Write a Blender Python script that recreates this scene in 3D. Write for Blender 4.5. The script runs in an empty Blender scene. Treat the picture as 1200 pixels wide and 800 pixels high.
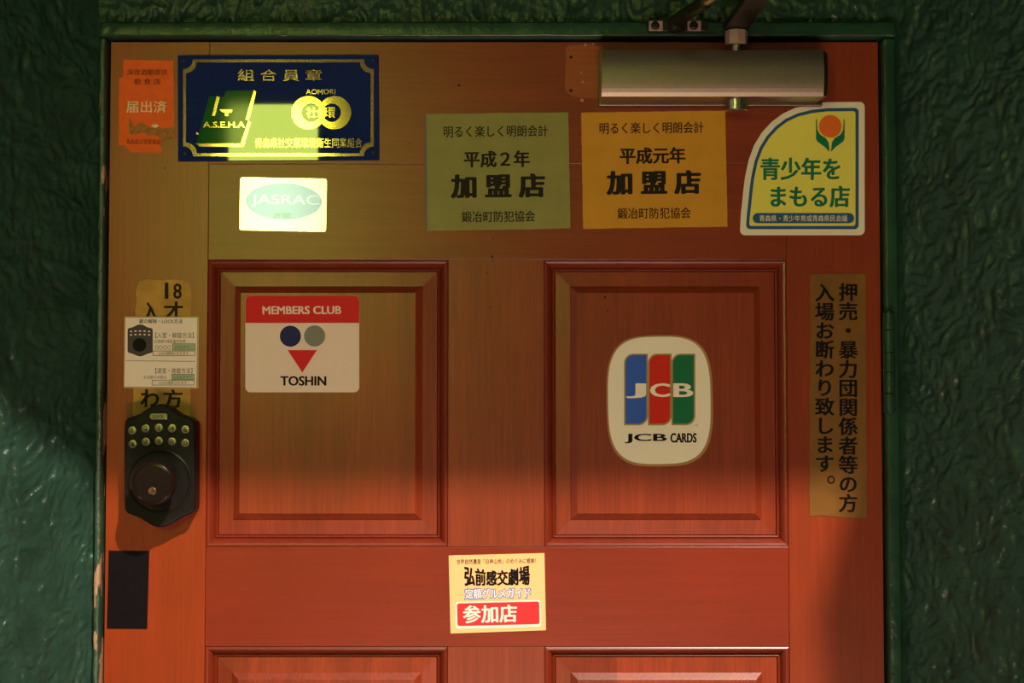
import bpy, bmesh, math, random
from mathutils import Vector, noise

random.seed(7)
scene = bpy.context.scene
COL = scene.collection

# ------------------------------------------------------------------ camera
CAM_D = 1.6            # distance from the door face
HALF_W = 1.08          # width of the view at that distance
PITCH = 0.042
CAM_Z = 1.612
cam_d = bpy.data.cameras.new('camera')
cam_d.sensor_width = 36.0
cam_d.lens = 36.0 * CAM_D / HALF_W
cam_d.clip_start = 0.01
cam = bpy.data.objects.new('camera', cam_d)
cam.location = (0, -CAM_D, CAM_Z)
cam.rotation_euler = (math.pi / 2 + PITCH, 0, 0)
COL.objects.link(cam)
scene.camera = cam

# ------------------------------------------------------------------ light
scene.view_settings.view_transform = 'Standard'
scene.view_settings.look = 'None'
scene.view_settings.gamma = 1.0
scene.view_settings.use_curve_mapping = False
scene.view_settings.exposure = 0.06

world = bpy.data.worlds.new('night_sky')
scene.world = world
world.use_nodes = True
wbg = world.node_tree.nodes['Background']
wbg.inputs[0].default_value = (1.0, 0.88, 0.78, 1)
wbg.inputs[1].default_value = 0.42

LAMP_POS = Vector((1.2, -3.0, 4.5))
lamp_d = bpy.data.lights.new('street_light', 'AREA')
lamp_d.shape = 'DISK'
lamp_d.size = 0.10
lamp_d.energy = 325
lamp_d.color = (1.0, 0.84, 0.68)
lamp = bpy.data.objects.new('street_light', lamp_d)
lamp.location = LAMP_POS
lamp.rotation_euler = (Vector((0, 0, 1.4)) - LAMP_POS).to_track_quat('-Z', 'Y').to_euler()
COL.objects.link(lamp)

SIGN_COLOR = (0.80, 1.0, 0.13)
SIGN_STRENGTH = 17.0

# added fill lamp low in front of the door, brightens its shaded upper part
fill_d = bpy.data.lights.new('low_fill_light', 'AREA')
fill_d.size = 0.7
fill_d.energy = 35
fill_d.color = (1.0, 0.74, 0.54)
fill_lamp = bpy.data.objects.new('low_fill_light', fill_d)
fill_lamp.location = (0.1, -2.0, 0.14)
fill_lamp.rotation_euler = (Vector((0, 0, 1.75)) - fill_lamp.location).to_track_quat('-Z', 'Y').to_euler()
COL.objects.link(fill_lamp)


# ------------------------------------------------------------------ helpers
def ray(px, py):
    k = HALF_W / CAM_D / 1200.0
    u, v = (px - 600) * k, (400 - py) * k
    ca, sa = math.cos(PITCH), math.sin(PITCH)
    return Vector((u, ca - v * sa, sa + v * ca))


def P(px, py, Y=0.0):
    """where the line of sight through a photograph point meets the upright plane at depth Y"""
    d = ray(px, py)
    t = (Y + CAM_D) / d.y
    return Vector((t * d.x, Y, CAM_Z + t * d.z))


PX = 0.0009            # size of one photograph pixel on the door


def tag(o, label=None, cat=None, group=None, kind=None):
    if label: o['label'] = label
    if cat: o['category'] = cat
    if group: o['group'] = group
    if kind: o['kind'] = kind
    return o


def empty(name, loc, label=None, cat=None, group=None, kind=None):
    o = bpy.data.objects.new(name, None)
    o.empty_display_size = 0.02
    o.location = loc
    COL.objects.link(o)
    return tag(o, label, cat, group, kind)


def wloc(o):
    v = Vector((0, 0, 0))
    while o is not None:
        v += o.location
        o = o.parent
    return v


def obj(name, bm, mat, parent=None, smooth=False):
    """links a bmesh given in place (world) coordinates as one mesh object under its parent"""
    me = bpy.data.meshes.new(name)
    off = wloc(parent) if parent else Vector((0, 0, 0))
    if parent:
        for v in bm.verts:
            v.co -= off
    bm.to_mesh(me)
    bm.free()
    if mat is not None:
        me.materials.append(mat)
    if smooth:
        for p in me.polygons:
            p.use_smooth = True
    o = bpy.data.objects.new(name, me)
    COL.objects.link(o)
    if parent:
        o.parent = parent
    return o


def box(bm, x0, x1, y0, y1, z0, z1, bevel=0.0, seg=2):
    vs = [bm.verts.new((x, y, z)) for x in (x0, x1) for y in (y0, y1) for z in (z0, z1)]
    f = [(0, 1, 3, 2), (4, 6, 7, 5), (0, 4, 5, 1), (2, 3, 7, 6), (0, 2, 6, 4), (1, 5, 7, 3)]
    fs = [bm.faces.new([vs[i] for i in q]) for q in f]
    bmesh.ops.recalc_face_normals(bm, faces=fs)
    if bevel:
        es = list({e for q in fs for e in q.edges})
        bmesh.ops.bevel(bm, geom=es, offset=bevel, segments=seg, profile=0.5, affect='EDGES')
    return bm


def lathe(bm, c, axis, prof, n=32, cap=True):
    """prof: (radius, distance along axis) pairs"""
    axis = Vector(axis).normalized()
    a = Vector((0, 0, 1)) if abs(axis.z) < 0.9 else Vector((1, 0, 0))
    u = axis.cross(a).normalized()
    w = axis.cross(u).normalized()
    c = Vector(c)
    rings = []
    for r, h in prof:
        rings.append([bm.verts.new(c + axis * h + (u * math.cos(2 * math.pi * i / n) + w * math.sin(2 * math.pi * i / n)) * max(r, 1e-6)) for i in range(n)])
    fs = []
    for A, B in zip(rings, rings[1:]):
        for i in range(n):
            fs.append(bm.faces.new((A[i], A[(i + 1) % n], B[(i + 1) % n], B[i])))
    if cap:
        fs.append(bm.faces.new(list(reversed(rings[0]))))
        fs.append(bm.faces.new(rings[-1]))
    bmesh.ops.recalc_face_normals(bm, faces=fs)
    return bm


def tube(bm, pts, r, n=16):
    """bar of round section through points, rounded at the joints by short rings"""
    pts = [Vector(p) for p in pts]
    for a, b in zip(pts, pts[1:]):
        L = (b - a).length
        lathe(bm, a, b - a, [(r * 0.85, 0), (r, r * 0.25), (r, L - r * 0.25), (r * 0.85, L)], n)
    return bm


def prism(bm, pts, y_front, y_back, bevel=0.0, seg=2):
    """closed outline (list of Vector on the door plane) given thickness along y"""
    F = [bm.verts.new((p.x, y_front, p.z)) for p in pts]
    B = [bm.verts.new((p.x, y_back, p.z)) for p in pts]
    n = len(pts)
    fs = [bm.faces.new(F), bm.faces.new(list(reversed(B)))]
    for i in range(n):
        fs.append(bm.faces.new((F[i], B[i], B[(i + 1) % n], F[(i + 1) % n])))
    bmesh.ops.recalc_face_normals(bm, faces=fs)
    if bevel:
        es = [e for e in bm.edges if all(abs(v.co.y - y_front) < 1e-7 for v in e.verts)]
        bmesh.ops.bevel(bm, geom=es, offset=bevel, segments=seg, profile=0.5, affect='EDGES')
    return bm


# outlines in photograph coordinates
def rrect(x0, y0, x1, y1, r=3, n=6, rr=None):
    """rr: four radii, from the top left clockwise"""
    rr = rr or (r, r, r, r)
    out = []
    for (cx, cy, sx, sy, a0, q) in ((x0, y0, 1, 1, 180, rr[0]), (x1, y0, -1, 1, 270, rr[1]), (x1, y1, -1, -1, 0, rr[2]), (x0, y1, 1, -1, 90, rr[3])):
        if q <= 0:
            out.append((cx, cy))
            continue
        for i in range(n + 1):
            a = math.radians(a0 + 90 * i / n)
            out.append((cx + sx * q + q * math.cos(a), cy + sy * q + q * math.sin(a)))
    return out


def ellipse(cx, cy, rx, ry=None, n=40):
    ry = ry or rx
    return [(cx + rx * math.cos(2 * math.pi * i / n), cy + ry * math.sin(2 * math.pi * i / n)) for i in range(n)]


def superellipse(cx, cy, rx, ry, e=3.2, n=72):
    out = []
    for i in range(n):
        t = 2 * math.pi * i / n
        c, s = math.cos(t), math.sin(t)
        out.append((cx + rx * math.copysign(abs(c) ** (2 / e), c), cy + ry * math.copysign(abs(s) ** (2 / e), s)))
    return out


def rot(pts, deg, c):
    a = math.radians(deg)
    return [(c[0] + (x - c[0]) * math.cos(a) - (y - c[1]) * math.sin(a), c[1] + (x - c[0]) * math.sin(a) + (y - c[1]) * math.cos(a)) for x, y in pts]


def densify(pts, step=4.0, jag=0.0):
    out = []
    for (a, b) in zip(pts, pts[1:] + pts[:1]):
        L = math.hypot(b[0] - a[0], b[1] - a[1])
        k = max(1, int(L / step))
        for i in range(k):
            t = i / k
            j = random.uniform(-jag, jag) if i else 0
            nx, ny = (b[1] - a[1]) / (L or 1), -(b[0] - a[0]) / (L or 1)
            out.append((a[0] + (b[0] - a[0]) * t + nx * j, a[1] + (b[1] - a[1]) * t + ny * j))
    return out


def catmull(pts, k=5):
    n = len(pts)
    out = []
    for i in range(n):
        p0, p1, p2, p3 = (Vector(pts[(i + j - 1) % n]) for j in range(4))
        for q in range(k):
            t = q / k
            v = 0.5 * ((2 * p1) + (p2 - p0) * t + (2 * p0 - 5 * p1 + 4 * p2 - p3) * t * t + (3 * p1 - p0 - 3 * p2 + p3) * t ** 3)
            out.append((v.x, v.y))
    return out


def inset(pts, d):
    """moves each side of a clockwise-on-screen outline inwards by d"""
    n = len(pts)
    out = []
    for i in range(n):
        a, b, c = Vector(pts[i - 1]), Vector(pts[i]), Vector(pts[(i + 1) % n])
        e1, e2 = (b - a).normalized(), (c - b).normalized()
        n1, n2 = Vector((-e1.y, e1.x)), Vector((-e2.y, e2.x))
        m = n1 + n2
        m = m / max(0.3, m.dot(m) / 2)
        out.append((b.x + m.x * d, b.y + m.y * d))
    return out


# ------------------------------------------------------------------ materials
def new_mat(name):
    m = bpy.data.materials.new(name)
    m.use_nodes = True
    nt = m.node_tree
    return m, nt, nt.nodes['Principled BSDF']


def mat(name, col, rough=0.5, metal=0.0, spec=0.25, var=0.0, scale=60.0, bump=0.0, bscale=400.0, coat=0.0):
    m, nt, b = new_mat(name)
    N, L = nt.nodes, nt.links
    b.inputs['Base Color'].default_value = (*col, 1)
    b.inputs['Roughness'].default_value = rough
    b.inputs['Metallic'].default_value = metal
    b.inputs['Specular IOR Level'].default_value = spec
    b.inputs['Coat Weight'].default_value = coat
    b.inputs['Coat Roughness'].default_value = 0.08
    tc = N.new('ShaderNodeTexCoord')
    if var:
        nz = N.new('ShaderNodeTexNoise')
        nz.inputs['Scale'].default_value = scale
        nz.inputs['Detail'].default_value = 5
        L.new(tc.outputs['Object'], nz.inputs['Vector'])
        mr = N.new('ShaderNodeMapRange')
        mr.inputs['From Min'].default_value = 0.3
        mr.inputs['From Max'].default_value = 0.7
        mr.inputs['To Min'].default_value = 1 - var
        mr.inputs['To Max'].default_value = 1 + var
        L.new(nz.outputs['Fac'], mr.inputs['Value'])
        mx = N.new('ShaderNodeVectorMath')
        mx.operation = 'SCALE'
        mx.inputs[0].default_value = col
        L.new(mr.outputs[0], mx.inputs['Scale'])
        L.new(mx.outputs[0], b.inputs['Base Color'])
    if bump:
        nb = N.new('ShaderNodeTexNoise')
        nb.inputs['Scale'].default_value = bscale
        nb.inputs['Detail'].default_value = 3
        L.new(tc.outputs['Object'], nb.inputs['Vector'])
        bp = N.new('ShaderNodeBump')
        bp.inputs['Strength'].default_value = bump
        bp.inputs['Distance'].default_value = 0.002
        L.new(nb.outputs['Fac'], bp.inputs['Height'])
        L.new(bp.outputs[0], b.inputs['Normal'])
    return m


def wood(name, col, axis='z', rough=0.32, seed=0.0, contrast=0.16, boards=0.0):
    """varnished wood with fine grain along an axis; boards: strips of differing tone across it"""
    m, nt, b = new_mat(name)
    N, L = nt.nodes, nt.links
    tc = N.new('ShaderNodeTexCoord')
    mp = N.new('ShaderNodeMapping')
    L.new(tc.outputs['Object'], mp.inputs['Vector'])
    mp.inputs['Location'].default_value = (seed, seed * 0.7, seed * 1.3)
    mp.inputs['Scale'].default_value = (1, 1, 0.03) if axis == 'z' else (0.03, 1, 1)
    fine = N.new('ShaderNodeTexNoise')
    fine.inputs['Scale'].default_value = 430
    fine.inputs['Detail'].default_value = 4
    L.new(mp.outputs[0], fine.inputs['Vector'])
    broad = N.new('ShaderNodeTexNoise')
    broad.inputs['Scale'].default_value = 38
    broad.inputs['Detail'].default_value = 3
    L.new(mp.outputs[0], broad.inputs['Vector'])
    cloud = N.new('ShaderNodeTexNoise')
    cloud.inputs['Scale'].default_value = 7
    L.new(tc.outputs['Object'], cloud.inputs['Vector'])

    def rng(sock, lo, hi):
        r = N.new('ShaderNodeMapRange')
        r.inputs['From Min'].default_value = 0.3
        r.inputs['From Max'].default_value = 0.7
        r.inputs['To Min'].default_value = lo
        r.inputs['To Max'].default_value = hi
        L.new(sock, r.inputs['Value'])
        return r.outputs[0]

    def mul(a, c):
        q = N.new('ShaderNodeMath')
        q.operation = 'MULTIPLY'
        L.new(a, q.inputs[0])
        L.new(c, q.inputs[1])
        return q.outputs[0]
    f = mul(rng(fine.outputs['Fac'], 1 - contrast, 1 + contrast * 0.6), rng(broad.outputs['Fac'], 1 - contrast * 0.5, 1 + contrast * 0.5))
    f = mul(f, rng(cloud.outputs['Fac'], 0.92, 1.08))
    if boards:
        sx = N.new('ShaderNodeSeparateXYZ')
        L.new(tc.outputs['Object'], sx.inputs[0])
        q = N.new('ShaderNodeMath')
        q.operation = 'SNAP'
        L.new(sx.outputs['X'], q.inputs[0])
        q.inputs[1].default_value = boards
        wn = N.new('ShaderNodeTexWhiteNoise')
        wn.noise_dimensions = '1D'
        L.new(q.outputs[0], wn.inputs['W'])
        r2 = N.new('ShaderNodeMapRange')
        r2.inputs['To Min'].default_value = 0.86
        r2.inputs['To Max'].default_value = 1.3
        L.new(wn.outputs['Value'], r2.inputs['Value'])
        f = mul(f, r2.outputs[0])
    sc = N.new('ShaderNodeVectorMath')
    sc.operation = 'SCALE'
    sc.inputs[0].default_value = col
    L.new(f, sc.inputs['Scale'])
    L.new(sc.outputs[0], b.inputs['Base Color'])
    b.inputs['Roughness'].default_value = rough
    b.inputs['Specular IOR Level'].default_value = 0.5
    bp = N.new('ShaderNodeBump')
    bp.inputs['Strength'].default_value = 0.12
    bp.inputs['Distance'].default_value = 0.0006
    L.new(fine.outputs['Fac'], bp.inputs['Height'])
    L.new(bp.outputs[0], b.inputs['Normal'])
    return m


def painted(name, col, chip, rough=0.25, spec=0.5, chip_amount=0.0, low=0.0, bump=0.5, bscale=90.0):
    """thick glossy paint, flaked away in places to the wood beneath"""
    m, nt, b = new_mat(name)
    N, L = nt.nodes, nt.links
    tc = N.new('ShaderNodeTexCoord')
    n1 = N.new('ShaderNodeTexNoise')
    n1.inputs['Scale'].default_value = bscale
    n1.inputs['Detail'].default_value = 6
    n1.inputs['Roughness'].default_value = 0.6
    L.new(tc.outputs['Object'], n1.inputs['Vector'])
    bp = N.new('ShaderNodeBump')
    bp.inputs['Strength'].default_value = bump
    bp.inputs['Distance'].default_value = 0.003
    L.new(n1.outputs['Fac'], bp.inputs['Height'])
    L.new(bp.outputs[0], b.inputs['Normal'])
    n2 = N.new('ShaderNodeTexNoise')
    n2.inputs['Scale'].default_value = 26
    n2.inputs['Detail'].default_value = 6
    L.new(tc.outputs['Object'], n2.inputs['Vector'])
    r0 = N.new('ShaderNodeMapRange')
    r0.inputs['From Min'].default_value = 0.3
    r0.inputs['From Max'].default_value = 0.7
    r0.inputs['To Min'].default_value = 0.75
    r0.inputs['To Max'].default_value = 1.25
    L.new(n2.outputs['Fac'], r0.inputs['Value'])
    sc = N.new('ShaderNodeVectorMath')
    sc.operation = 'SCALE'
    sc.inputs[0].default_value = col
    L.new(r0.outputs[0], sc.inputs['Scale'])
    b.inputs['Roughness'].default_value = rough
    b.inputs['Specular IOR Level'].default_value = spec
    if chip_amount:
        n3 = N.new('ShaderNodeTexNoise')
        n3.inputs['Scale'].default_value = 55
        n3.inputs['Detail'].default_value = 5
        mp = N.new('ShaderNodeMapping')
        mp.inputs['Scale'].default_value = (1.0, 1.0, 0.35)
        L.new(tc.outputs['Object'], mp.inputs['Vector'])
        L.new(mp.outputs[0], n3.inputs['Vector'])
        cr = N.new('ShaderNodeValToRGB')
        cr.color_ramp.elements[0].position = 1 - chip_amount
        cr.color_ramp.elements[1].position = 1 - chip_amount + 0.02
        sx = N.new('ShaderNodeSeparateXYZ')      # more flaking lower down, where hands and bags rub
        L.new(tc.outputs['Object'], sx.inputs[0])
        mz = N.new('ShaderNodeMapRange')
        mz.inputs['From Min'].default_value = 1.50
        mz.inputs['From Max'].default_value = 1.38
        mz.inputs['To Min'].default_value = 0.0
        mz.inputs['To Max'].default_value = low
        L.new(sx.outputs['Z'], mz.inputs['Value'])
        ad = N.new('ShaderNodeMath')
        L.new(n3.outputs['Fac'], ad.inputs[0])
        L.new(mz.outputs[0], ad.inputs[1])
        L.new(ad.outputs[0], cr.inputs[0])
        mx = N.new('ShaderNodeMix')
        mx.data_type = 'RGBA'
        L.new(cr.outputs[0], mx.inputs['Factor'])
        L.new(sc.outputs[0], mx.inputs['A'])
        mx.inputs['B'].default_value = (*chip, 1)
        L.new(mx.outputs['Result'], b.inputs['Base Color'])
    else:
        L.new(sc.outputs[0], b.inputs['Base Color'])
    return m


GREEN = (0.017, 0.043, 0.030)
M = {}
M['stucco'] = painted('green_stucco_paint', GREEN, (0.3, 0.2, 0.15), rough=0.2, spec=0.3, bump=0.4, bscale=150)
M['frame'] = painted('green_frame_paint', (0.013, 0.045, 0.024), (0.36, 0.2, 0.12), rough=0.33, spec=1.0, chip_amount=0.37, bump=0.7, low=0.10, bscale=120)
M['plain_frame'] = painted('green_head_paint', (0.013, 0.045, 0.024), (0.36, 0.2, 0.12), rough=0.25, spec=0.35, bump=0.35, bscale=90)
M['concrete'] = mat('asphalt', (0.045, 0.042, 0.04), 0.8, var=0.2, scale=8, bump=0.4, bscale=120)
M['plaster'] = mat('plaster', (0.25, 0.23, 0.18), 0.85, var=0.15, scale=5, bump=0.4, bscale=60)
M['dark'] = mat('dark_recess', (0.004, 0.004, 0.004), 0.9)
M['stile'] = wood('stile_wood', (0.23, 0.029, 0.0045), 'z', seed=1.1, contrast=0.12)
M['stile2'] = wood('stile_wood_red', (0.215, 0.027, 0.0055), 'z', seed=4.1, contrast=0.12)
M['rail'] = wood('rail_wood', (0.19, 0.0185, 0.005), 'x', seed=2.3, contrast=0.09)
M['toprail'] = wood('top_rail_wood', (0.2, 0.025, 0.0065), 'x', seed=5.3, contrast=0.12)
M['mullion'] = wood('mullion_wood', (0.215, 0.032, 0.0105), 'z', seed=3.7, contrast=0.2)
M['molding'] = wood('molding_wood', (0.17, 0.02, 0.0065), 'z', seed=6.2, contrast=0.15)
M['panel'] = wood('panel_wood', (0.21, 0.028, 0.0085), 'z', seed=8.8, contrast=0.2)
M['panel2'] = wood('board_panel_wood', (0.205, 0.028, 0.0085), 'z', seed=9.9, contrast=0.22, boards=0.043)
M['bare'] = wood('bare_wood', (0.3, 0.065, 0.016), 'x', seed=7.7, contrast=0.15)
M['black'] = mat('black_ink', (0.007, 0.006, 0.006), 0.5, spec=0.08)
M['brownblack'] = mat('faded_black_ink', (0.016, 0.012, 0.008), 0.5, spec=0.1)


# ------------------------------------------------------------------ lettering
_cache = {}


def glyph_mesh(s, bold=0.0, line=1.0, align='LEFT', spacing=1.0, shear=0.0):
    key = (s, bold, line, align, spacing, shear)
    if key in _cache:
        return _cache[key]
    c = bpy.data.curves.new('lettering', 'FONT')
    c.body = s
    c.size = 1.0
    c.align_x = align
    c.space_line = line
    c.space_character = spacing
    c.shear = shear
    c.resolution_u = 3
    o = bpy.data.objects.new('lettering', c)
    COL.objects.link(o)
    bpy.context.view_layer.update()
    ev = o.evaluated_get(bpy.context.evaluated_depsgraph_get())
    me = ev.to_mesh()
    vs = [v.co.copy() for v in me.vertices]
    fs = [tuple(p.vertices) for p in me.polygons]
    if bold:                                   # heavier strokes: the same shapes laid over one another a little apart
        v0, f0 = vs, fs
        vs, fs = [], []
        k = 8 if bold > 0.012 else 4
        for i in range(k):
            a = 2 * math.pi * (i + 0.5) / k
            d = Vector((math.cos(a), math.sin(a) * 0.5, 0)) * bold
            n0 = len(vs)
            vs += [v + d + Vector((0, 0, i * 1e-6)) for v in v0]
            fs += [tuple(j + n0 for j in f) for f in f0]
    ev.to_mesh_clear()
    bpy.data.objects.remove(o)
    bpy.data.curves.remove(c)
    _cache[key] = (vs, fs)
    return vs, fs


class Sheet:
    """a sticker or plate lying on the door; parts are laid on one another like print"""

    def __init__(self, name, center, label, cat, Y0=0.0, thick=0.0005, group=None):
        self.root = empty(name, P(center[0], center[1], Y0 - 0.0001), label, cat, group)
        self.back = Y0 - 0.0001
        self.front = self.back - thick

    def base(self, pts, m, name='sheet', bevel=0.0, label=None, back=None, front=None):
        bm = bmesh.new()
        yf = self.front if front is None else front
        prism(bm, [P(x, y, yf) for x, y in pts], yf, self.back if back is None else back, bevel)
        o = obj(name, bm, m, self.root)
        if label: o['label'] = label
        return o

    def ink(self, pts, m, name, layer=1, label=None):
        y = self.front - 0.00012 * layer
        bm = bmesh.new()
        f = bm.faces.new([bm.verts.new(P(x, yy, y)) for x, yy in pts])
        f.normal_update()
        if f.normal.y > 0: f.normal_flip()
        o = obj(name, bm, m, self.root)
        if label: o['label'] = label
        return o

    def ring(self, A, B, m, name, layer=1, label=None):
        """band between two outlines with as many points each"""
        y = self.front - 0.00012 * layer
        bm = bmesh.new()
        a = [bm.verts.new(P(p[0], p[1], y)) for p in A]
        b = [bm.verts.new(P(p[0], p[1], y)) for p in B]
        n = len(a)
        for i in range(n):
            f = bm.faces.new((a[i], a[(i + 1) % n], b[(i + 1) % n], b[i]))
            f.normal_update()
            if f.normal.y > 0: f.normal_flip()
        o = obj(name, bm, m, self.root)
        if label: o['label'] = label
        return o

    def text(self, s, x0, y0, x1, y1, m, bold=0.0, layer=2, deg=0.0, warp=None, name='lettering', line=1.0, align='LEFT', spacing=1.0, shear=0.0, pivot=None, grow=0.0):
        vs, fs = glyph_mesh(s, bold, line, align, spacing, shear)
        ax, bx = min(v.x for v in vs), max(v.x for v in vs)
        ay, by = min(v.y for v in vs), max(v.y for v in vs)
        y = self.front - 0.00012 * layer
        zz = [v.z for v in vs]
        x0, x1, y0, y1 = x0 - grow, x1 + grow, y0 - grow, y1 + grow
        pts = []
        for v in vs:
            u = (v.x - ax) / (bx - ax)
            w = (v.y - ay) / (by - ay)
            if warp: u, w = warp(u, w)
            pts.append((x0 + u * (x1 - x0), y1 + w * (y0 - y1)))
        if deg:
            pts = rot(pts, deg, pivot or ((x0 + x1) / 2, (y0 + y1) / 2))
        bm = bmesh.new()
        bv = [bm.verts.new(P(px, py, y - z)) for (px, py), z in zip(pts, zz)]
        for f in fs:
            try:
                q = bm.faces.new([bv[i] for i in f])
                q.normal_update()
                if q.normal.y > 0: q.normal_flip()
            except ValueError:
                pass
        return obj(name, bm, m, self.root)


# ================================================================== SETTING
def noise_height(p):
    """trowelled stucco: warped ridges a couple of centimetres apart"""
    q = Vector((p.x * 1.0, p.y * 1.0, p.z * 0.75))
    w = Vector((noise.noise(q * 22), noise.noise(q * 22 + Vector((7, 3, 1))), noise.noise(q * 22 + Vector((2, 9, 5))))) * 0.022
    a = noise.noise((q + w) * 70)
    r = 1 - abs(noise.noise((q + w) * 105 + Vector((4, 4, 4)))) * 2
    f = noise.noise(q * 260)
    return 0.0018 * a + 0.0017 * r + 0.0006 * f


def stucco_wall(name, path, dense_len, label, z_dense, z_top, z_bot=0.0, step=0.0018, lean=None):
    """upright wall along a path of (x, y) points; worked finely where it is seen"""
    S = [0.0]
    for a, b in zip(path, path[1:]):
        S.append(S[-1] + math.hypot(b[0] - a[0], b[1] - a[1]))

    def at(s):
        for i in range(len(path) - 1):
            if s <= S[i + 1] or i == len(path) - 2:
                t = (s - S[i]) / (S[i + 1] - S[i])
                a, b = Vector(path[i]), Vector(path[i + 1])
                d = (b - a).normalized()
                return a + (b - a) * t, Vector((d.y, -d.x))
    ss = []
    s = dense_len[0]
    while s < dense_len[1]:
        ss.append(s)
        s += step
    ss = sorted(set([v for v in S if v < dense_len[0] - 1e-6 or v > dense_len[1] + 1e-6] + ss + [dense_len[1]]))
    zs = [z_bot] if z_bot < z_dense[0] - 1e-6 else []
    z = z_dense[0]
    while z < z_dense[1]:
        zs.append(z)
        z += step
    zs += [z_dense[1]] + ([z_top] if z_top > z_dense[1] + 1e-6 else [])
    bm = bmesh.new()
    rows = []
    for z in zs:
        row = []
        for s in ss:
            p, n = at(s)
            v = Vector((p.x, p.y, z))
            h = noise_height(v) * min(1.0, max(0.25, s / 0.012))
            v += Vector((n.x, n.y, 0)) * h
            if lean: v.x += lean(p, z)
            row.append(bm.verts.new(v))
        rows.append(row)
    for A, B in zip(rows, rows[1:]):
        for i in range(len(ss) - 1):
            bm.faces.new((A[i], A[i + 1], B[i + 1], B[i]))
    o = obj(name, bm, M['stucco'], None, smooth=True)
    return tag(o, label, 'wall', None, 'structure')


DL, DR = P(126, 400).x, P(1032.5, 400).x       # door edges
DT = P(600, 49).z                              # door top
JL0 = P(112.5, 400, -0.012).x                  # outer edge of the left jamb
JR1 = P(1053.5, 400, -0.012).x
HT = P(600, 25, -0.014).z                      # top of the frame head
SOFFIT = 2.32

# the left wall runs splayed out towards the viewer and on to the facade
stucco_wall('wall_left', [(JL0 - 1.3, -0.36), (JL0 - 0.30, -0.34), (JL0, 0.0)], (1.25, 1.0002 + math.hypot(0.30, 0.34)),
            'dark green rough stucco wall left of the door, lower part lit', (1.15, 2.12), SOFFIT)
stucco_wall('wall_right', [(JR1, 0.0), (JR1 + 0.17, -0.17), (JR1 + 0.177, -0.9), (JR1 + 1.4, -0.94)], (0.0, 0.2),
            'dark green rough stucco wall right of the hinged door edge', (1.15, 2.12), SOFFIT,
            lean=lambda p, z: (0.13 * max(0.0, min(0.9, SOFFIT - z)) if p.y < -0.8 else 0.0))
stucco_wall('wall_back', [(JL0 - 0.01, -0.004), (JR1 + 0.01, -0.004)], (0.0, JR1 - JL0 + 0.02),
            'strip of dark green stucco above the door frame', (HT - 0.012, 2.12), SOFFIT, HT - 0.012)

bm = bmesh.new(); box(bm, -2.5, 2.5, -3.2, 0.15, -0.1, 0.0)
tag(obj('floor', bm, M['concrete']), 'grey concrete ground before the door', 'floor', None, 'structure')
bm = bmesh.new(); box(bm, -2.2, 2.2, -0.8, 0.12, SOFFIT, SOFFIT + 0.1)
tag(obj('ceiling', bm, M['stucco']), 'porch roof slab over the door', 'ceiling', None, 'structure')
bm = bmesh.new(); box(bm, -2.5, 2.5, -2.75, -2.62, 0.0, 3.0)
tag(obj('wall_front', bm, M['plaster']), 'plaster wall across the alley', 'wall', None, 'structure')
bm = bmesh.new(); box(bm, DL - 0.03, DR + 0.03, 0.045, 0.06, 0.0, DT + 0.03)
tag(obj('trim_4', bm, M['dark']), 'dark rebate behind the door edges', 'door frame', None, 'structure')


# frame members
def frame_member(name, x0, x1, z0, z1, y0, label, m, wob=0.0007):
    bm = bmesh.new()
    box(bm, x0, x1, y0, 0.044, z0, z1, 0.0025, 3)
    long_z = (z1 - z0) > (x1 - x0)
    cuts = 150
    if long_z:
        for k in range(1, cuts):
            bmesh.ops.bisect_plane(bm, geom=bm.verts[:] + bm.edges[:] + bm.faces[:], plane_co=(0, 0, 1.2 + (z1 - 1.2) * k / cuts), plane_no=(0, 0, 1))
    else:
        for k in range(1, cuts):
            bmesh.ops.bisect_plane(bm, geom=bm.verts[:] + bm.edges[:] + bm.faces[:], plane_co=(x0 + (x1 - x0) * k / cuts, 0, 0), plane_no=(1, 0, 0))
    for v in bm.verts:
        h = noise.noise(v.co * 85) * wob + noise.noise(v.co * 30) * wob
        if v.co.y < 0.02:
            v.co.y += h
            v.co.x += h * 0.6
            v.co.z += noise.noise(v.co * 60 + Vector((3, 1, 8))) * wob * 0.8
    o = obj(name, bm, m, None, smooth=True)
    return tag(o, label, 'door frame', None, 'structure')


GAP = 2.5 * PX
frame_member('trim_1', JL0, DR + 18 * PX, DT + GAP, HT, -0.014, 'green painted door frame head above the door', M['plain_frame'])
frame_member('trim_2', JL0, DL - GAP, 0.0, DT + GAP - 0.0006, -0.012, 'green painted frame jamb with flaked paint along the lock side', M['frame'])
frame_member('trim_3', DR + GAP, JR1, 0.0, DT + GAP - 0.0006, -0.012, 'green painted frame jamb on the hinge side', M['plain_frame'])

# ------------------------------------------------------------------ the door
door = empty('door_1', ((DL + DR) / 2, 0.02, 0.0), 'varnished reddish wooden panel door covered with stickers', 'door', None, 'structure')
DB = 0.012                                       # door bottom
TH = 0.040
xSL, xSR = P(243, 400).x, P(922.5, 400).x        # inner stile edges
xM0, xM1 = P(525, 470).x, P(638, 470).x
z192, zTR = P(600, 192).z, P(600, 304.5).z
zMR1, zMR0 = P(600, 640.5).z, P(600, 757.5).z
zB = 0.22
E = 0.0002


def board(name, x0, x1, z0, z1, m):
    bm = bmesh.new()
    box(bm, x0 + E, x1 - E, 0.0, TH, z0 + E, z1 - E, 0.0003, 2)
    return obj(name, bm, m, door)


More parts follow.
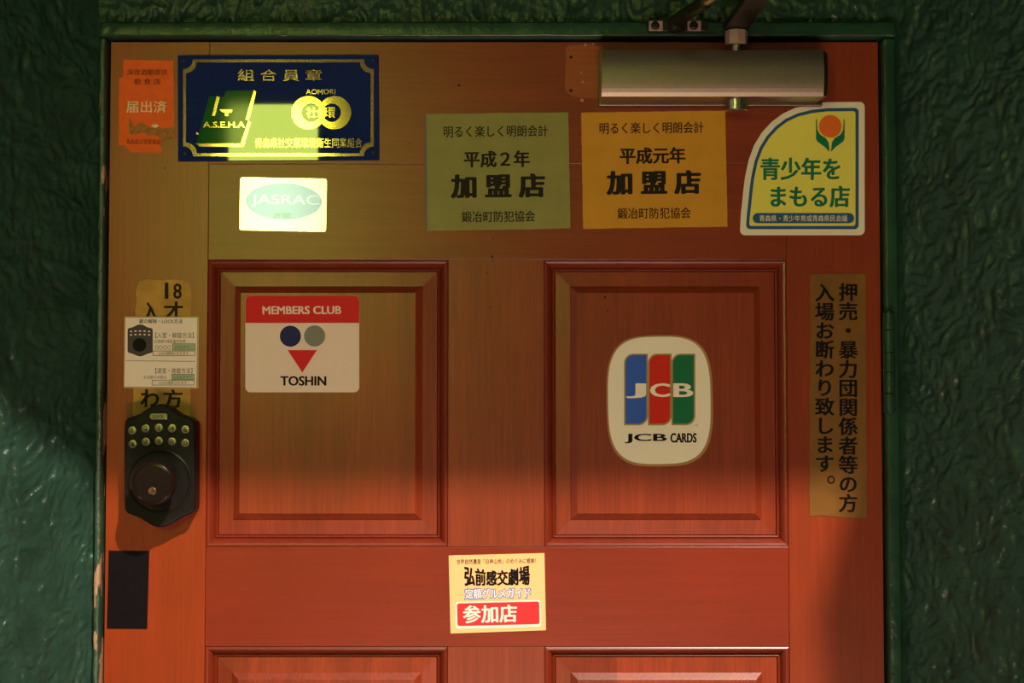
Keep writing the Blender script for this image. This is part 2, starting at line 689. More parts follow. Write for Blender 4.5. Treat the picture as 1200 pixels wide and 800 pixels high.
board('stile', DL, xSL, DB, DT, M['stile'])
board('stile', xSR, DR, DB, DT, M['stile2'])
board('rail', xSL, xSR, z192, DT, M['toprail'])
board('rail', xSL, xSR, zTR, z192, M['toprail'])
board('rail', xSL, xSR, zMR0, zMR1, M['rail'])
board('rail', xSL, xSR, DB, zB, M['rail'])
board('mullion', xM0, xM1, zMR1, zTR, M['mullion'])
board('mullion', xM0, xM1, zB, zMR0, M['mullion'])


def rings(bm, x0, x1, z0, z1, prof, fill):
    R = []
    for d, y in prof:
        R.append([bm.verts.new(c) for c in ((x0 + d, y, z0 + d), (x1 - d, y, z0 + d), (x1 - d, y, z1 - d), (x0 + d, y, z1 - d))])
    for A, B in zip(R, R[1:]):
        for i in range(4):
            bm.faces.new((A[i], A[(i + 1) % 4], B[(i + 1) % 4], B[i]))
    if fill:
        bm.faces.new(R[-1])
    bmesh.ops.recalc_face_normals(bm, faces=bm.faces[:])
    for f in bm.faces:
        pass
    return bm


FIELD = 0.0022
q = PX


def panel_set(x0, x1, z0, z1, m):
    prof = [(0.0002, 0.030), (0.0002, 0.0006), (0.7 * q, 0.0010), (2 * q, 0.0004), (4 * q, 0.0009), (6 * q, 0.0026), (8 * q, 0.0052), (9 * q, 0.0078),
            (9.8 * q, 0.0086), (10.2 * q, 0.0074), (11.2 * q, 0.0069), (12.2 * q, 0.0075), (12.8 * q, 0.0098), (12.8 * q, 0.030)]
    bm = bmesh.new()
    rings(bm, x0, x1, z0, z1, prof, False)
    obj('molding', bm, M['molding'], door)
    prof = [(12.9 * q, 0.030), (12.9 * q, 0.0100), (13.5 * q, 0.0086), (30.5 * q, 0.0075), (31.2 * q, 0.0068), (37.6 * q, 0.0028), (38.6 * q, FIELD)]
    bm = bmesh.new()
    rings(bm, x0, x1, z0, z1, prof, True)
    obj('panel', bm, m, door)


panel_set(xSL, xM0, zMR1, zTR, M['panel'])
panel_set(xM1, xSR, zMR1, zTR, M['panel'])
panel_set(xSL, xM0, zB, zMR0, M['panel2'])
panel_set(xM1, xSR, zB, zMR0, M['panel2'])

# pale patch where a fitting was once screwed on, with two screw holes
bm = bmesh.new()
prism(bm, [P(x, y, -0.0002) for x, y in catmull(densify([(663, 57), (668, 53), (690, 52), (708, 55), (708, 112), (694, 115), (678, 114), (666, 110), (662, 104)], 9, 0.6), 2)], -0.0002, 0.0002)
tag(obj('bare_patch', bm, M['bare'], door), 'pale unvarnished patch beside the door closer')


def hole(px, py, r, Y=-0.0003, name='nail_hole', m=None):
    bm = bmesh.new()
    c = P(px, py, Y)
    vs = [bm.verts.new((c.x + r * PX * math.cos(a) * random.uniform(0.75, 1.15), Y, c.z + r * PX * math.sin(a) * random.uniform(0.75, 1.15))) for a in [2 * math.pi * i / 10 for i in range(10)]]
    f = bm.faces.new(vs)
    f.normal_update()
    if f.normal.y > 0: f.normal_flip()
    obj(name, bm, m or M['dark'], door)


for h in ((669, 67, 1.9), (669, 106, 1.9), (538, 100, 1.6), (576.5, 300.5, 1.5), (577.5, 305.5, 1.0), (571, 319.5, 0.8), (574, 360, 0.9), (193, 197, 1.0), (578, 279, 0.8), (480, 168, 0.9)):
    hole(*h)
M['fleck'] = mat('pale_filler', (0.42, 0.22, 0.13), 0.6)
for h in ((682, 117.5, 2.2), (686, 52.5, 1.8), (695, 51.5, 1.4), (681, 85, 1.3), (683, 96, 1.6)):
    hole(h[0], h[1], h[2], -0.0004, 'filler_spot', M['fleck'])
for h in ((709, 348, 1.3), (712, 364, 0.9)):
    hole(h[0], h[1], h[2], FIELD - 0.0003)

# ------------------------------------------------------------------ hinge
hx = P(1042.5, 425, -0.018)
hinge = empty('hinge', P(1042.5, 487, -0.018), 'green painted butt hinge barrel on the right door jamb', 'hinge')
hz = [P(1042.5, y, -0.018).z for y in (366, 386.5, 413, 436, 461, 483)]
for a, b in zip(hz, hz[1:]):
    bm = bmesh.new()
    lathe(bm, (hx.x, -0.018, b + 0.0004), (0, 0, 1), [(0.0050, 0), (0.0056, 0.0006), (0.0056, a - b - 0.0014), (0.0050, a - b - 0.0008)], 24)
    obj('knuckle', bm, M['plain_frame'], hinge, smooth=False)
bm = bmesh.new()
lathe(bm, (hx.x, -0.018, hz[-1] - 0.002), (0, 0, 1), [(0.003, 0), (0.0042, 0.001), (0.0042, hz[0] - hz[-1] + 0.003), (0.003, hz[0] - hz[-1] + 0.004)], 20)
obj('pin', bm, M['plain_frame'], hinge)
bm = bmesh.new(); box(bm, hx.x - 0.0056, hx.x + 0.009, -0.0138, -0.0128, hz[-1], hz[0], 0.0003)
obj('leaf', bm, M['plain_frame'], hinge)

# ------------------------------------------------------------------ door closer
M['closer'] = mat('brushed_aluminium', (0.36, 0.28, 0.22), 0.36, 1.0, var=0.06, scale=300)
M['closer_end'] = mat('grey_cast_metal', (0.16, 0.13, 0.10), 0.4, 1.0)
M['steel'] = mat('bright_steel', (0.55, 0.5, 0.38), 0.22, 1.0)
M['arm'] = mat('dark_bronze_arm', (0.02, 0.016, 0.013), 0.4, 0.3)
M['collar'] = mat('pinkish_collar', (0.36, 0.22, 0.19), 0.5, 0.2)
M['brass'] = mat('brass', (0.7, 0.5, 0.3), 0.3, 1.0)
CF = -0.046
c0, c1 = P(705, 57, CF), P(966, 113, CF)
cx0, cx1, cz1, cz0 = c0.x, c1.x, c0.z, c1.z
closer = empty('door_closer', ((cx0 + cx1) / 2, -0.002, cz0), 'brushed metal door closer with dark folding arm at the door top', 'door closer')


def closer_profile():
    H = cz1 - cz0
    pts = [(-0.0075, cz0 + 0.001), (-0.036, cz0 + 0.0005)]
    for i in range(13):
        t = i / 12
        pts.append((-0.038 - 0.0085 * math.sin(math.pi * (0.12 + 0.76 * t)) ** 0.8, cz0 + 0.0008 + (H - 0.0016) * t))
    pts += [(-0.036, cz1 - 0.0005), (-0.0075, cz1 - 0.001)]
    return pts


def extr_x(bm, prof, xa, xb):
    A = [bm.verts.new((xa, y, z)) for y, z in prof]
    B = [bm.verts.new((xb, y, z)) for y, z in prof]
    n = len(prof)
    fs = [bm.faces.new(A), bm.faces.new(list(reversed(B)))]
    for i in range(n):
        fs.append(bm.faces.new((A[i], B[i], B[(i + 1) % n], A[(i + 1) % n])))
    bmesh.ops.recalc_face_normals(bm, faces=fs)
    return bm


bm = bmesh.new(); extr_x(bm, closer_profile(), cx0, cx1)
obj('body', bm, M['closer'], closer)
bm = bmesh.new(); extr_x(bm, closer_profile(), cx1 + 0.0004, cx1 + 0.0045)
for v in bm.verts:
    if v.co.x > cx1 + 0.003:
        v.co.z = (cz0 + cz1) / 2 + (v.co.z - (cz0 + cz1) / 2) * 0.9
        v.co.y = -0.0075 + (v.co.y + 0.0075) * 0.92
obj('end_cap', bm, M['closer_end'], closer)
bm = bmesh.new(); box(bm, cx0 - 0.001, cx1 + 0.006, -0.0072, -0.0006, cz0 - 0.002, cz1 + 0.001, 0.0008)
obj('mounting_plate', bm, M['closer_end'], closer)
sx = P(863, 90, -0.026).x
bm = bmesh.new(); lathe(bm, (sx, -0.026, cz0 + 0.0002), (0, 0, -1), [(0.0118, 0), (0.0118, 0.011), (0.0108, 0.0122), (0.004, 0.0124)], 32)
obj('bottom_cap', bm, M['steel'], closer, smooth=False)
bm = bmesh.new(); lathe(bm, (sx, -0.026, cz1 - 0.0002), (0, 0, 1), [(0.0052, 0), (0.0052, 0.012)], 24)
obj('spindle', bm, M['steel'], closer)
zc = cz1 + 0.0085
bm = bmesh.new(); lathe(bm, (sx, -0.026, zc), (0, 0, 1), [(0.0105, 0), (0.0116, 0.001), (0.0116, 0.0145), (0.0100, 0.0155)], 8)
obj('collar', bm, M['collar'], closer)
za = zc + 0.020
elbow = Vector((sx + 0.010, -0.30, za + 0.004))
bm = bmesh.new()
lathe(bm, (sx, -0.026, zc + 0.0156), (0, 0, 1), [(0.0112, 0), (0.0135, 0.002), (0.0135, 0.009), (0.011, 0.0105)], 24)
n_ = 12
prev = None
for i in range(n_ + 1):                       # flat tapering arm bar
    t = i / n_
    p = Vector((sx, -0.026, za)).lerp(elbow, t)
    w = 0.0125 * (1 - t) + 0.009 * t
    hh = 0.004
    ring = [bm.verts.new((p.x + dx, p.y, p.z + dz)) for dx, dz in ((-w, -hh), (w, -hh), (w, hh), (-w, hh))]
    if prev:
        for k in range(4):
            bm.faces.new((prev[k], prev[(k + 1) % 4], ring[(k + 1) % 4], ring[k]))
    else:
        bm.faces.new(ring)
    prev = ring
bm.faces.new(list(reversed(prev)))
bmesh.ops.recalc_face_normals(bm, faces=bm.faces[:])
obj('main_arm', bm, M['arm'], closer)
# the shoe on the frame head and the rod that runs from it to the elbow
shoe = P(791, 31, -0.02)
bm = bmesh.new()
a0, a1 = P(758, 37.5, -0.016), P(829, 24.5, -0.016)
box(bm, a0.x, a1.x, -0.0195, -0.0150, a0.z, a1.z, 0.001)
for v in bm.verts:
    pass
shoe_o = obj('bracket', bm, M['arm'], closer)
for px in (768, 813):
    bm = bmesh.new()
    p, r2 = P(px - 7.5, 36.5, -0.0197), P(px + 8.5, 24.5, -0.0197)
    box(bm, p.x, r2.x, -0.0207, -0.0197, p.z, r2.z, 0.0004)
    obj('tab', bm, M['collar'], shoe_o)
    bm = bmesh.new()
    c = P(px, 30, -0.0209)
    lathe(bm, c, (0, -1, 0), [(0.0046, 0), (0.0042, 0.0012), (0.0022, 0.002), (0.0018, 0.0012)], 18)
    obj('screw', bm, M['arm'], shoe_o)
bm = bmesh.new()
lathe(bm, (shoe.x, -0.030, shoe.z - 0.008), (0, 0, 1), [(0.0075, 0), (0.0085, 0.001), (0.0085, 0.012), (0.007, 0.013)], 20)
box(bm, shoe.x - 0.007, shoe.x + 0.007, -0.030, -0.0200, shoe.z - 0.006, shoe.z + 0.003, 0.001)
obj('pivot', bm, M['arm'], closer)
s0 = Vector((shoe.x, -0.031, shoe.z + 0.003))
e0 = Vector((elbow.x - 0.004, elbow.y, elbow.z - 0.004))
bm = bmesh.new()
tube(bm, [s0, s0.lerp(e0, 0.30)], 0.0072)
obj('socket', bm, M['arm'], closer, smooth=False)
bm = bmesh.new()
tube(bm, [s0.lerp(e0, 0.26), e0], 0.0045)
obj('rod', bm, M['brass'], closer, smooth=False)

# ------------------------------------------------------------------ keypad lock
M['lock'] = mat('dark_lock_metal', (0.010, 0.0085, 0.008), 0.38, 0.0, spec=0.1, bump=0.05, bscale=900)
M['knob'] = mat('dark_bronze_knob', (0.010, 0.006, 0.005), 0.2, 0.0, spec=0.2)
M['button'] = mat('worn_nickel', (0.25, 0.20, 0.18), 0.30, 1.0)
LF = -0.024
lk = [(146, 494), (149, 490.5), (156, 488), (164, 485), (173, 478.5), (180, 474.5), (187, 473), (194, 474.5), (201, 478.5), (209, 485), (217, 488), (224, 490.5), (228, 494),
      (228.5, 506), (228.5, 545), (228.5, 590), (228, 599), (225, 603), (217, 606), (209, 609.5), (201, 615), (194, 618.5), (187, 620), (180, 618.5), (173, 615), (165, 609.5), (157, 606), (149, 603), (146, 599), (145.5, 590), (145.5, 545), (145.5, 506)]
lk = [(x, 473 + (y - 473) * 0.985) for x, y in lk]
lock = empty('keypad_lock', P(190, 618, -0.0001), 'black keypad lock with ten round buttons and big dark knob', 'lock')
bm = bmesh.new()
prism(bm, [P(x, y, LF) for x, y in lk], LF, -0.0008, 0.0022, 3)
lbody = obj('body', bm, M['lock'], lock)
tag(lbody, None)
bpill = bmesh.new()
prism(bpill, [P(x, y, LF - 0.0012) for x, y in rrect(175.5, 484.2, 196.5, 491.4, 3.2)], LF - 0.0012, LF - 0.00005, 0.0004)
obj('lock_button', bpill, M['button'], lock)
BT = [(155.5, 504.2), (171, 501.8), (186.5, 501.0), (202, 501.4), (217.5, 503.0), (156, 520), (171.5, 517.4), (186.5, 516.4), (202, 516.8), (217.5, 518.8)]
for (x, y), ch in zip(BT, '1234567890'):
    bm = bmesh.new()
    lathe(bm, P(x, y, LF), (0, -1, 0), [(5.2 * PX, 0.00005), (5.2 * PX, 0.0016), (4.6 * PX, 0.0022), (0.5 * PX, 0.0024)], 24)
    b = obj('button', bm, M['button'], lock)
    vs, fs = glyph_mesh(ch, 0.01)
    ax, bx = min(v.x for v in vs), max(v.x for v in vs)
    ay, by = min(v.y for v in vs), max(v.y for v in vs)
    k = 5.4 * PX / (by - ay)
    c = P(x, y, LF - 0.00255)
    bm = bmesh.new()
    bv = [bm.verts.new((c.x + (v.x - (ax + bx) / 2) * k, c.y, c.z + (v.y - (ay + by) / 2) * k)) for v in vs]
    for f in fs:
        qf = bm.faces.new([bv[i] for i in f])
        qf.normal_update()
        if qf.normal.y > 0: qf.normal_flip()
    obj('numeral', bm, M['black'], b)
vs, fs = glyph_mesh('LOCK', 0.01)
ax, bx = min(v.x for v in vs), max(v.x for v in vs)
ay, by = min(v.y for v in vs), max(v.y for v in vs)
c = P(185.5, 487.8, LF - 0.0013)
bm = bmesh.new()
bv = [bm.verts.new((c.x + (v.x - (ax + bx) / 2) / (bx - ax) * 13 * PX, c.y, c.z + (v.y - (ay + by) / 2) / (by - ay) * 3.4 * PX)) for v in vs]
for f in fs:
    qf = bm.faces.new([bv[i] for i in f])
    qf.normal_update()
    if qf.normal.y > 0: qf.normal_flip()
obj('lettering', bm, M['black'], lock)
kc = P(187.5, 564, LF)
bm = bmesh.new()
lathe(bm, kc, (0, -1, 0), [(37 * PX, -0.0001), (37 * PX, 0.0012), (35 * PX, 0.0022), (33.5 * PX, 0.0012), (30 * PX, 0.001)], 56)
obj('rosette', bm, M['lock'], lock, smooth=False)
bm = bmesh.new()
lathe(bm, kc, (0, -1, 0), [(15 * PX, 0.001), (14 * PX, 0.008), (19 * PX, 0.014), (24 * PX, 0.019), (25.5 * PX, 0.025), (24.5 * PX, 0.031), (23 * PX, 0.0345), (21.8 * PX, 0.035), (21.0 * PX, 0.0335), (20 * PX, 0.0336), (0.5 * PX, 0.0336)], 56)
kn = obj('knob', bm, M['knob'], lock, smooth=False)
M['wornbrass'] = mat('worn_brass', (0.13, 0.075, 0.04), 0.45, 0.8, var=0.5, scale=700)
kf = P(179.5, 577, LF - 0.0340)
bm = bmesh.new()
lathe(bm, (kc.x, LF - 0.0337, kc.z - 9 * PX), (0, -1, 0), [(4.5 * PX, 0), (4.5 * PX, 0.0006), (3.8 * PX, 0.0009), (1.8 * PX, 0.0004)], 20)
box(bm, kc.x - 1.0 * PX, kc.x + 1.0 * PX, LF - 0.0362, LF - 0.0337, kc.z - 12 * PX, kc.z - 4 * PX, 0.0002)
obj('keyhole', bm, M['wornbrass'], kn)

# ================================================================== STICKERS
# orange notice, torn
M['orange'] = mat('orange_sheet', (0.78, 0.10, 0.012), 0.45, var=0.08, scale=90)
M['torn'] = mat('torn_glue', (0.33, 0.13, 0.03), 0.6, var=0.25, scale=300)
M['palelet'] = mat('pale_lettering', (0.72, 0.55, 0.34), 0.5)
M['darkred'] = mat('dark_red_ink', (0.10, 0.014, 0.004), 0.5)
s = Sheet('notice_sticker', (172, 178), 'torn orange notice sticker in the top left corner of the door', 'sticker', 0.0)
s.base(densify([(145, 70), (203, 71), (204, 148), (203, 160), (189, 162), (188, 170), (190, 176), (187, 179), (153, 178), (146, 170), (139, 170), (139.5, 92), (144, 90)], 4, 0.35), M['orange'])
s.ink(densify([(151, 134), (154, 142), (158, 148), (165, 143), (172, 147), (178, 150), (184, 147), (190, 151), (204.5, 148), (204.5, 160), (197, 164), (189, 163), (182, 158), (176, 160), (168, 155), (160, 157), (152, 157)], 3, 0.7), M['torn'], 'torn_area', 1, 'brown patch where the orange film is torn away')
s.ink(densify([(177, 147), (183, 145), (186, 148), (181, 150)], 2, 0.4), M['palelet'], 'paper_scrap', 2, 'pale scrap of paper left in the tear')
s.ring(rrect(139.8, 91.0, 203.8, 169.5, 1, 2)[0:0] or [(144.6, 71.2), (203.4, 72), (203.4, 72.8), (144.6, 72)], [(144.6, 71.2), (203.4, 72), (203.4, 72.8), (144.6, 72)][::-1][1:] + [(144.6, 72)], M['darkred'], 'edge_line', 1) if False else None
s.text('深夜酒類提供', 149, 81, 196, 88, M['darkred'], 0.012)
s.text('飲 食 店', 157, 92, 188, 99, M['darkred'], 0.012)
s.text('届出済', 148, 118, 195, 132, M['palelet'], 0.012)
s.text('青森県公安委員会', 148, 163, 188, 169, M['darkred'], 0.008)

# blue association plate
M['navy'] = mat('navy_acrylic', (0.005, 0.017, 0.10), 0.02, spec=0.5)
M['gold'] = mat('gold_print', (0.95, 0.68, 0.22), 0.07, 1.0)
M['logo_green'] = mat('green_print', (0.004, 0.085, 0.012), 0.06)
M['plate_screw'] = mat('small_dark_screw', (0.05, 0.045, 0.04), 0.4, 0.6)
s = Sheet('membership_plate', (326, 188), 'glossy navy blue plate with gold border and gold lettering', 'sign', 0.0, thick=0.0022)
s.base([(208, 64.5), (443.5, 64), (444.5, 187.5), (208.5, 189)], M['navy'], 'plate', 0.0005)


def notched(x0, y0, x1, y1, r, n=8):
    out = []
    for cx, cy, a0 in ((x0, y0, 90), (x1, y0, 180), (x1, y1, 270), (x0, y1, 0)):
        for i in range(n + 1):
            a = math.radians(a0 - 90 * i / n)
            out.append((cx + r * math.cos(a), cy + r * math.sin(a)))
    return out


s.ring(notched(214.5, 69.5, 438, 183, 11.5), notched(218, 73, 434.5, 179.5, 12.5), M['gold'], 'border')
for x, y in ((215.5, 71), (437, 70.5), (216.5, 180), (437, 179)):
    bm = bmesh.new()
    lathe(bm, P(x, y, s.front), (0, -1, 0), [(1.5 * PX, 0.00005), (1.5 * PX, 0.0005), (0.8 * PX, 0.0008)], 14)
    obj('screw', bm, M['plate_screw'], s.root)
s.text('組 合 員 章', 278.5, 81, 377, 95, M['gold'], 0.010)
s.ink([(245, 113), (262, 113), (265, 106), (298, 106), (284, 168), (230, 168)], M['logo_green'], 'emblem_ground', 1, 'green slanted ground of the left emblem')
s.ink([(254, 112.5), (257.5, 113.5), (252, 136), (248.5, 135.5)], M['gold'], 'emblem_bar', 2)
s.ink([(297.5, 105.5), (300.5, 107.5), (291.5, 141), (288, 140)], M['gold'], 'emblem_bar', 2)
s.ink([(291, 141.5), (294, 143.5), (285.5, 171.8), (281.5, 170)], M['gold'], 'emblem_bar', 2)
s.ink([(229.5, 168), (283, 168.3), (284.5, 171.8), (233.5, 171.6)], M['gold'], 'emblem_bar', 2)
s.ink([(229.5, 154.5), (233, 156), (232, 158), (230, 157)], M['gold'], 'emblem_bar', 2)
s.ink([(257, 128), (272, 128.4), (271.5, 131.5), (267.5, 132), (267.5, 135.5), (264, 135.8), (263.6, 132), (260, 131)], M['gold'], 'emblem_bar', 2)
s.text('A.S.E.H.A', 238, 142.5, 287, 149.5, M['gold'], 0.015)
s.text('AOMORI', 358.5, 104.5, 393, 110.5, M['gold'], 0.008)
s.ring(ellipse(361.5, 132, 20, 19.5, 48), ellipse(364.5, 132, 11.2, 11.0, 48), M['gold'], 'emblem_ring', 1)
s.ring(ellipse(392, 132, 19.5, 19.5, 48), ellipse(388.8, 132, 10.8, 10.8, 48), M['gold'], 'emblem_ring', 1.4)
s.text('社', 359, 125.5, 371.5, 138, M['gold'], 0.012, 3)
s.text('環', 380, 125.5, 393, 138, M['gold'], 0.012, 3)
s.text('青森県社交業環境衛生同業組合', 299, 161.5, 424.5, 173, M['gold'], 0.006)

# silver licence sticker
M['silver'] = mat('silver_foil', (0.82, 0.82, 0.80), 0.2, 1.0)
M['mint'] = mat('mint_foil', (0.11, 0.125, 0.62), 0.2, 1.0)
M['mint_letter'] = mat('pale_foil_letter', (0.17, 0.155, 0.8), 0.2, 1.0)
M['lime_letter'] = mat('lime_foil_letter', (0.085, 0.11, 0.35), 0.2, 1.0)
s = Sheet('licence_sticker', (332, 271), 'dazzling silver sticker with pale mint oval below the blue plate', 'sticker', 0.0)
s.base(rot(rrect(281, 208.5, 382.5, 270.5, 3), 1.0, (332, 239)), M['silver'])
s.ink(rot(ellipse(332.5, 236, 45, 21.5), 1.0, (332, 239)), M['mint'], 'oval', 1)
s.text('JASRAC', 294, 228, 374, 243, M['mint_letter'], 0.02, deg=1)
s.text('許諾', 320.5, 249, 341, 256, M['lime_letter'], 0.02, deg=1)

# two member notices
M['drab'] = mat('faded_drab_sheet', (0.24, 0.21, 0.06), 0.5, var=0.06, scale=40)
M['ochre'] = mat('ochre_sheet', (0.52, 0.23, 0.018), 0.45, var=0.06, scale=40)
M['blueedge'] = mat('grey_blue_edge', (0.09, 0.11, 0.16), 0.6)


def member(name, c, quad, m, year, dx, dy, label):
    s = Sheet(name, (c[0], quad[2][1]), label, 'sticker', 0.0)
    s.base(densify(quad, 8, 0.25), m)
    s.text('明るく楽しく明朗会計', 520 + dx, 147 + dy, 642 + dx, 160.5 + dy, M['brownblack'], 0.014, deg=-0.6)
    s.text(year, 543.5 + dx, 176.5 + dy, 621 + dx, 196 + dy, M['brownblack'], 0.042, deg=-0.6)
    s.text('加 盟 店', 528 + dx, 203.5 + dy, 639 + dx, 232 + dy, M['brownblack'], 0.056, deg=-0.6)
    s.text('鍛冶町防犯協会', 541 + dx, 247 + dy, 627 + dx, 260 + dy, M['brownblack'], 0.014, deg=-0.6)
    return s


s = member('member_sticker', (583, 200), [(499, 133.5), (666, 131.5), (668.5, 267.5), (500, 270.5)], M['drab'], '平成２年', 0, 0, 'faded olive drab sticker with black characters in four rows, bluish left edge')
s.ink([(498.0, 134), (499.6, 134), (500.8, 270), (499.0, 270)], M['blueedge'], 'edge', 1)
s = member('member_sticker', (767, 200), [(681, 132), (850, 129.5), (852.5, 265.5), (683.5, 268)], M['ochre'], '平成元年', 182.5, -4, 'ochre yellow sticker with black characters in four rows under the door closer')

# youth protection sticker
M['offwhite'] = mat('offwhite_sheet', (0.72, 0.62, 0.50), 0.4)
M['teal_line'] = mat('teal_blue_ink', (0.018, 0.085, 0.19), 0.4)
M['lemon'] = mat('lemon_ink', (0.70, 0.60, 0.10), 0.38)
M['green_ink'] = mat('green_ink', (0.004, 0.14, 0.075), 0.4)
M['sun_orange'] = mat('orange_ink', (0.72, 0.13, 0.02), 0.4)
s = Sheet('youth_sticker', (940, 275), 'yellow and white fan-shaped sticker with orange sun, top right of door', 'sticker', 0.0)


def fan(d, r):
    """outline with a swept top left corner, d inside the edge"""
    arc = [(867.3, 262), (868.3, 250), (869.8, 237), (871.3, 222), (873.2, 207), (877.5, 187), (884, 169.5), (893, 155), (904, 143), (917, 133.2), (932, 126.3), (950, 121.8), (969, 119.7), (985, 119.3)]
    a2 = []
    for i in range(1, len(arc) - 1):
        t = (Vector(arc[i + 1]) - Vector(arc[i - 1])).normalized()
        a2.append((arc[i][0] - t.y * d, arc[i][1] + t.x * d))
    R = rrect(867.3 + d, 119.3 + d, 1013.3 - d, 275.5 - d, r, 6)
    return a2 + R[7:]


s.base(fan(0, 6), M['offwhite'])
s.ink(fan(7, 5), M['teal_line'], 'border', 1)
s.ink(fan(10.8, 3), M['lemon'], 'ground', 2)
s.ink(ellipse(973, 148, 13.3), M['sun_orange'], 'sun', 3)
lf = [(956.2, 139.5), (957.3, 139.5), (958, 152), (961, 157.5), (968, 162), (971.3, 167), (972.2, 178), (967, 172.5), (957.5, 165.5), (956.2, 162)]
s.ink(lf, M['green_ink'], 'leaf', 3)
s.ink([(2 * 973 - x, y) for x, y in reversed(lf)], M['green_ink'], 'leaf', 3)
s.text('青少年を', 891, 184.5, 985, 211, M['green_ink'], 0.042, 3)
s.text('まもる店', 903, 217.5, 996, 243, M['green_ink'], 0.042, 3)
s.ink(rrect(882, 249.5, 1001, 261.5, 6), M['teal_line'], 'caption_band', 3)
s.text('青森県・青少年育成青森県民会議', 890, 252, 993, 259.5, M['offwhite'], 0.01, 4)

# tape notice on the right stile
M['tape'] = mat('aged_brown_tape', (0.165, 0.07, 0.0135), 0.4, var=0.12, scale=50)
s = Sheet('warning_strip', (982, 606), 'tall brown tape strip with two vertical rows of black characters, right side', 'sticker', 0.0)
s.base(densify([(949.5, 322.5), (953, 321), (1012, 320.5), (1014.5, 323), (1016, 606), (1004, 607), (985, 606), (964, 603.5), (948.5, 604.5)], 10, 0.4), M['tape'])
s.text('\n'.join('押売・暴力団関係者等の方'), 982.5, 331.5, 1005.5, 600, M['black'], 0.034, align='CENTER', deg=-0.0)
s.text('\n'.join('入場お断わり致します'), 955, 332.5, 978, 553, M['black'], 0.034, align='CENTER')
s.ring(ellipse(974, 562, 4.6, 4.8, 20), ellipse(974, 562, 2.9, 3.1, 20), M['black'], 'lettering', 2)

# old age-limit tape on the left stile
M['oldtape'] = mat('aged_yellow_tape', (0.42, 0.21, 0.035), 0.45, var=0.2, scale=60)
s = Sheet('age_limit_strip', (190, 490), 'peeling yellowed tape strip half hidden behind the card and keypad lock', 'sticker', 0.0, thick=0.0003)
s.base(densify([(160, 338), (163, 330), (172, 327), (196, 327.5), (214, 328.5), (221, 332), (224, 344), (223, 380), (223.5, 440), (222.5, 500), (155, 500), (157, 440), (158, 380)], 6, 0.7), M['oldtape'])
s.text('1', 193, 331, 197.5, 350, M['brownblack'], 0.03)
s.text('8', 203, 332, 213, 350, M['brownblack'], 0.02)
s.text('才', 191.5, 353, 214.5, 377, M['brownblack'], 0.035)
s.text('入', 166.5, 354, 186.5, 377, M['brownblack'], 0.035)
s.text('わ', 164.5, 456, 186.5, 477, M['brownblack'], 0.035)
s.text('方', 190.5, 456, 214, 478, M['brownblack'], 0.035)

# laminated instruction card
M['paper'] = mat('white_card', (0.82, 0.66, 0.57), 0.5, spec=0.08)
M['laminate'] = mat('laminate_edge', (0.42, 0.30, 0.15), 0.12, spec=0.8)
M['grey_ink'] = mat('grey_ink', (0.07, 0.06, 0.055), 0.5, spec=0.08)
M['box_green'] = mat('pale_green_ink', (0.34, 0.42, 0.27), 0.4)
s = Sheet('instruction_card', (189, 455), 'laminated white card of lock instructions above the keypad lock', 'card', 0.0, thick=0.0013)
s.base(rot(rrect(145, 370.5, 233, 455, 1.5), 0.4, (189, 412)), M['laminate'], 'laminate', 0.0002, back=-0.0009)
s.ink([(147.2, 372), (231, 372.3), (230.2, 453.6), (145.6, 452.8)], M['paper'], 'paper', 1)
s.text('鍵の解除・LOCK方法', 163, 373.6, 214, 378.8, M['black'], 0.014)
s.ink([(149.5 + (x - 145.5) / 83 * 29.5, 380 + (y - 473) / 145 * 37.5) for x, y in lk], M['grey_ink'], 'lock_picture', 2)
for r, yy in ((0, 388.3), (1, 392.3)):
    for k in range(5):
        s.ink(ellipse(153.5 + k * 5.3, yy - 0.6 * math.sin(math.pi * k / 4), 1.5, 0.9, 8), M['paper'], 'button_picture', 3)
s.ink(ellipse(163.5, 404, 8, 8, 24), M['black'], 'knob_picture', 3)
s.text('【入室・解錠方法】', 182, 389.5, 227, 396, M['grey_ink'], 0.004)
s.text('お客様の暗証番号を押', 181, 397.6, 217, 402, M['grey_ink'], 0.0)
s.text('○○○○', 182, 404.5, 200, 409.3, M['grey_ink'], 0.0)
s.text('【退室・施錠方法】', 182, 431, 225.5, 437.5, M['grey_ink'], 0.004)
s.text('お出掛けの際は', 168.5, 439.6, 195, 444, M['grey_ink'], 0.0)


def outlined(x0, y0, x1, y1, fill=None):
    if fill: s.ink([(x0, y0), (x1, y0), (x1, y1), (x0, y1)], fill, 'green_field', 2)
    s.ring([(x0, y0), (x1, y0), (x1, y1), (x0, y1)], [(x0 + .6, y0 + .6), (x1 - .6, y0 + .6), (x1 - .6, y1 - .6), (x0 + .6, y1 - .6)], M['grey_ink'], 'box_outline', 3)


outlined(202, 402.4, 229, 410.2, M['box_green'])
outlined(179, 410.8, 228.7, 416.8)
outlined(201.2, 438.2, 227.7, 445.2, M['box_green'])
outlined(178, 445, 227.7, 451.3)
s.text('LOCKボタン', 205, 404.4, 226, 408.4, M['grey_ink'], 0.0, 4)
s.text('LOCK解除になります', 186, 412, 221, 415.6, M['grey_ink'], 0.0, 4)
s.text('LOCKボタン', 204, 440, 225, 443.6, M['grey_ink'], 0.0, 4)
s.text('LOCK施錠されます', 186, 446.4, 219, 450, M['grey_ink'], 0.0, 4)
for k in range(27):
    x = 147.5 + k * 3.02
    s.ink([(x, 422 + k * 0.035), (x + 1.9, 422 + k * 0.035), (x + 1.9, 422.9 + k * 0.035), (x, 422.9 + k * 0.035)], M['grey_ink'], 'dash', 2)

